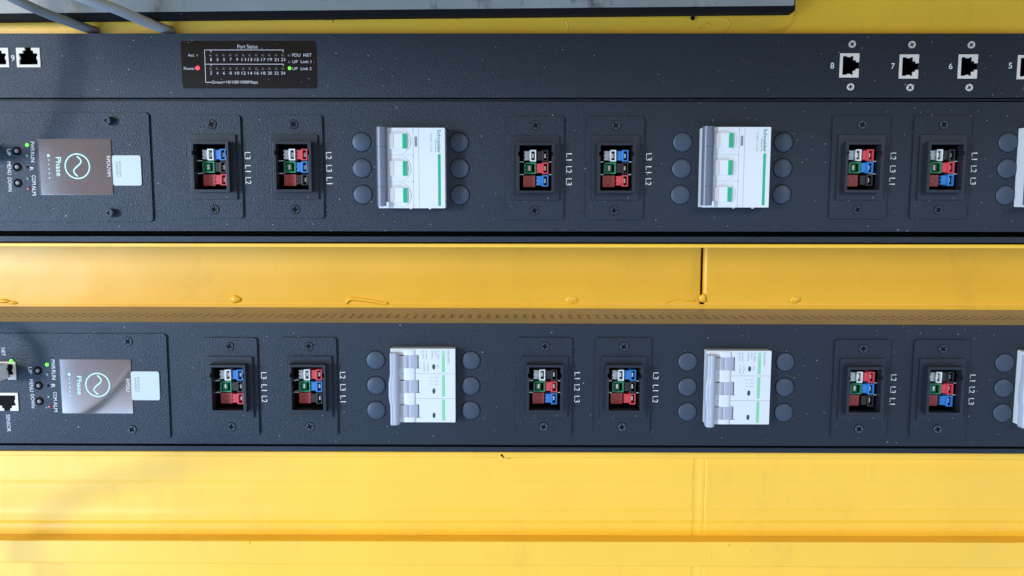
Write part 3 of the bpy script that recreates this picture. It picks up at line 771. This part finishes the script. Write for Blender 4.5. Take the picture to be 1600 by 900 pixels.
control_panel(lo, PL, (97.5, 560.5, 208, 645), (207.3, 579.5, 251, 624.2),
    [(59.3, 579), (60.7, 602.5), (62, 627)], [('UP', (44.3, 573.5, 50, 584)), ('MENU', (46.2, 592.5, 52, 612)), ('DOWN', (48.5, 616, 54, 637.5))],
    [(73.5, 569.7), (74.7, 585.2), (75.7, 602.6), (77, 620), (77.8, 635.5)], [('PWR', (80, 562, 86, 576.5)), ('RUN', (81, 578, 87, 593)), ('COM', (83.3, 612.5, 89, 626)), ('ALM', (84, 628, 90, 643.5))],
    [('R', (79.8, 600, 86, 605.8))], (152.5, 601.5), (120.5, 587.5, 128, 617), [(108, 585), (108.4, 592), (108.8, 598.5), (109.1, 605), (109.4, 611.5), (109.7, 618)],
    'RPDU', (197, 592, 202.5, 612), [(200.3, 533.5), (206.5, 671)], False)
a = Print(); a.text('NET', *lo.rect(2.5, 543.5, 8, 556, 1.3), 1.4, True, 0.0); a.text('SENSOR', *lo.rect(10.5, 647.5, 16.5, 674.5, 1.3), 1.4, True, 0.0)
a.build('port_lettering', M_print, lo.root)
for px, py, r_ in ((7.5, 579, 180), (11.5, 627.5, 180)):
    q = lo.loc(px, py, 1.3); port(lo.root, (q[0], q[1], 1.6), r_)
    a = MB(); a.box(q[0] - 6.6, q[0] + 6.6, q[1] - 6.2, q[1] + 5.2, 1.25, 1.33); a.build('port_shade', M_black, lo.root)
q = lo.loc(17.5, 564.3, 2.2); a = MB(); a.dome(0, 0, 1.4, 0, .4, 14, 3, edge=.1); a.build('link_led', M_ledgreen, lo.root, (q[0], q[1], 2.1))
lo.finish()

# ------------------------------------------------------------------ network switch on top
sz0, sz1 = PZ(152.6), PZ(52.2)
sw = thing('network_switch', 'long black network switch with a port status panel and white ports, above the power strips', 'network switch', (0, sz0, 0))
sl = lambda px, py, h=0: (P(px, py, h)[0], P(px, py, h)[1] - sz0, h)
def srect(px0, py0, px1, py1, h=0):
    mx, my = (px0 + px1) / 2, (py0 + py1) / 2
    return PX(px0, my, h), PX(px1, my, h), PZ(py1, h, mx) - sz0, PZ(py0, h, mx) - sz0
holes = []
ports = [(44.7, 90, 0), (-4.5, 90, 0), (1327, 102.3, 90), (1420, 104, 90), (1512, 104, 90), (1604.5, 105, 90)]
for px, py, r_ in ports:
    q = sl(px, py); holes.append(port_hole(q[0], q[1], r_)); port(sw, (q[0], q[1], 0), r_)
H_ = sz1 - sz0
a = MB(); a.prism([rrect(XL + 6, XR - 6, 0, H_, 0)] + holes, -1.4, 0); a.build('front_cover', M_powder, sw, bevel=0.6, seg=3)
a = MB(); a.box(XL + 6, XR - 6, 0.05, H_ - .05, -46, -14); a.box(XL + 6, XR - 6, 0.05, 1.2, -14, -1.38); a.box(XL + 6, XR - 6, H_ - 1.2, H_ - .05, -14, -1.38)
a.box(XL + 6, XR - 6, -1.7, -0.75, -46, -2.0); a.build('body', M_powder, sw, bevel=0.2)
for px, py in ((1331, 69.3), (1328.3, 136), (1424.3, 70), (1421.3, 137), (1517, 70.3), (1513.6, 137), (1609, 70.5), (1605, 138)):
    q = sl(px, py); a = screw(sw, q[0], q[1], 0.05, 'zinc', 2.35, M_zinc, 1.0)
p = Print()
for t, b in (('8', (1297.5, 98, 1303.3, 107.3)), ('7', (1392.5, 98.8, 1398, 107.8)), ('6', (1482.5, 99, 1488.3, 108)), ('5', (1575.8, 98, 1581.5, 107)), ('9', (17.5, 86, 23, 95.3))):
    p.text(t, *srect(*b), 0.06, False, 0.008)
p.build('port_numbers', M_print, sw)
Zs = lambda zx, zy: (270 + zx / 6.667, 55 + zy / 6.667)
def zrect(x0, y0, x1, y1, h=0): return srect(*Zs(x0, y0), *Zs(x1, y1), h)
a = MB(); a.prism(rrect(*zrect(90, 60, 1497, 555), 1.6), 0.02, 0.35); sp = a.build('status_panel', M_gloss, sw, bevel=0.12)
p = Print(); H = 0.4
for t, b in (('Port Status', (675, 98, 887, 140)), ('Act', (160, 193, 225, 224)), ('Power', (118, 332, 235, 363)), ('PDU  NET', (1245, 192, 1447, 224)),
             ('UP  Link 1', (1248, 262, 1443, 292)), ('UP  Link 2', (1248, 333, 1447, 364)), ('Green=10/100/1000Mbps', (407, 474, 887, 514))):
    p.text(t, *zrect(*b), H, False, 0.0)
lx = (397, 464, 533, 602, 669, 738, 805, 873, 942, 1010, 1079, 1148)
for i, x in enumerate(lx):
    for k, (y0, y1) in enumerate(((239, 270), (380, 411))):
        t = str(2 * i + 1 + k); dx = (10 if t != '1' else 6) if len(t) == 1 else 22
        p.text(t, *zrect(x - dx + 3, y0, x + dx + 3, y1), H, False, 0.0)
def line(x0, y0, x1, y1): p.flat(*zrect(x0, y0, x1, y1), H)
line(332, 152, 1154, 158); line(332, 152, 338, 300); line(339, 300, 345, 495); line(394, 158, 400, 180); line(1148, 158, 1154, 180)
line(345, 300, 1156, 306); line(397, 306, 403, 325); line(1150, 306, 1156, 322); line(345, 489, 402, 495)
p.build('panel_lettering', mat('grey_white_print', (0.55, 0.56, 0.62), 0.5), sp)
def led(zx, zy, m, r):
    q = sl(*Zs(zx, zy)); a = MB(); a.dome(0, 0, r, 0.3, .18, 14, 3, edge=.1); a.build('led', m, sp, (q[0], q[1], 0))
for x in lx: led(x, 208, M_leddark, 0.95); led(x + 2, 348, M_leddark, 0.95)
led(262, 208, M_leddark, 0.95); led(262, 342, M_ledred, 1.45); led(1215, 208, M_leddark, 0.95); led(1217, 278, M_leddark, 0.95); led(1218, 345, M_ledgreen, 1.1)
# a rub mark on the switch front
for px, py, rr in ((158, 138, 1.0), (161, 136, .8), (164.5, 134, .5), (154, 138, .35), (1490, 57.5, .8), (1488, 59, .5), (1491.5, 60, .4)):
    pass

# ------------------------------------------------------------------ grey panel with black edge hanging over the top
tq = thing('equipment_tray', 'scuffed grey metal tray with a black rubber edge along the top of the picture', 'tray', (PX(600, 20, 6), PZ(22, 6), 6), -0.55)
HTR = 6.0
def trl(px, py):
    x, z = P(px, py, HTR); x -= PX(600, 20, 6); z -= PZ(22, 6); c, n = math.cos(R(-0.55)), math.sin(R(-0.55))
    return x * c - z * n, x * n + z * c
xr_, zb_ = trl(1242.5, 19.0); xl_ = XL - PX(600, 20, 6)
a = MB(); a.prism(rrect(xl_, xr_, trl(800, 23.5)[1], trl(800, -260)[1], 2.0), -9, 0); a.build('rubber_edge', M_trayblack, tq, bevel=0.6)
a = MB(); a.prism(rrect(xl_ + 1, xr_ - .8, trl(800, 13.2)[1], trl(800, -255)[1], 1.2), -1, 0.35); a.build('tray_face', M_traygrey, tq, bevel=0.15)

# ------------------------------------------------------------------ cables
M_plug = mat('light_grey_plug_plastic', (0.70, 0.71, 0.74), 0.4, tint=0.04)
M_cable2 = mat('pale_cable_jacket', (0.42, 0.43, 0.46), 0.42, bump=0.05, tint=0.08)
def cable(name, label, pts, r, m=M_cable, group=None, plug=None):
    x0, z0, h0 = pts[-1]
    t = thing(name, label, 'cable', (x0, z0, h0), 0, group)
    a = MB(); a.tube([(x - x0, z - z0, h - h0) for x, z, h in pts], r, 16, 10); a.build('cable_jacket', m, t); return t
def pp(px, py, h): return (*P(px, py, h), h)
zt_ = PZ(52.2) + 3.2
c1 = cable('network_cable', 'darker grey cable crossing the tray edge, left of the other one at the top left', [pp(-60, -45, 46), pp(20, -3, 38), pp(70, 20, 22), pp(118, 38, 4), (PX(155, 52, -12), zt_, -12), (PX(185, 52, -30), zt_, -34), (PX(205, 52, -44), zt_ + 1, -46)], 2.9, group='grey cables at the top left')
c2 = cable('network_cable', 'paler grey cable crossing the tray edge, right of the other one at the top left', [pp(60, -35, 55), pp(122, -6, 48), pp(178, 13, 32), pp(225, 33, 10), (PX(272, 51, -12), zt_ - .3, -12), (PX(298, 52, -30), zt_ - .3, -34), (PX(315, 52, -44), zt_ + 1, -46)], 3.2, m=M_cable2, group='grey cables at the top left')

def plugged(name, label, px, py, s, ext):
    q = s.loc(px, py, 2); wx, wz = P(px, py, 2)
    t = thing(name, label, 'cable', (wx, wz, 2), 0, 'cables plugged into the strips')
    a = MB(); a.prism(rrect(-5.8, 3.6, -7.0, 4.0, 1.2, 4), -6, 12); a.build('plug', M_plug, t, bevel=0.6, seg=3)
    a = MB(); a.prism(circ(-1.4, -1, 4.9, 20), 10, 26, True); a.build('strain_relief', M_plug, t, bevel=1.2, seg=3)
    a = MB(); a.prism(rrect(4.2, 6.0, -2.6, 2.2, .3, 2), -4, 0.6); a.box(3.4, 5.4, -.4, .3, -3, 1.2); a.build('release_clip', M_black, t, bevel=0.1)
    a = MB(); a.tube([(-1.4, -1, 20)] + ext, 2.7, 14, 10); a.build('cable_jacket', M_cable, t)
    return t
plugged('network_cable', 'grey network cable plugged into the port marked NET on the lower strip', 3.5, 576, lo, [(-3, 3, 26), (-5, 12, 33), (-14, 26, 36), (-34, 36, 38), (-80, 40, 42)])
# cables hanging just left of the picture; their shadows fall across the strips and the yellow sheet
plugged('network_cable', 'grey network cable plugged into the upper strip at its far left', -31, 233, up, [(-2, 2, 36), (-4, 14, 54), (-2, 45, 64), (0, 90, 62), (-4, 150, 50)])
LMP = Vector((-2600, 300, 2400))                 # x, z, h of the work lamp
def between(px, py, h, t):
    x, z = P(px, py, h); W = Vector((x, z, h)); return tuple(W + (LMP - W) * t)
cable('power_cable', 'grey cable hanging in a loop left of the lower power strip', [between(*q) for q in ((420, 690, -12, .060), (300, 717, -12, .042), (205, 745, -12, .036), (130, 768, -12, .034), (88, 795, -12, .034), (66, 830, -12, .034), (52, 900, -5, .034), (40, 1000, -5, .034))], 3.4)
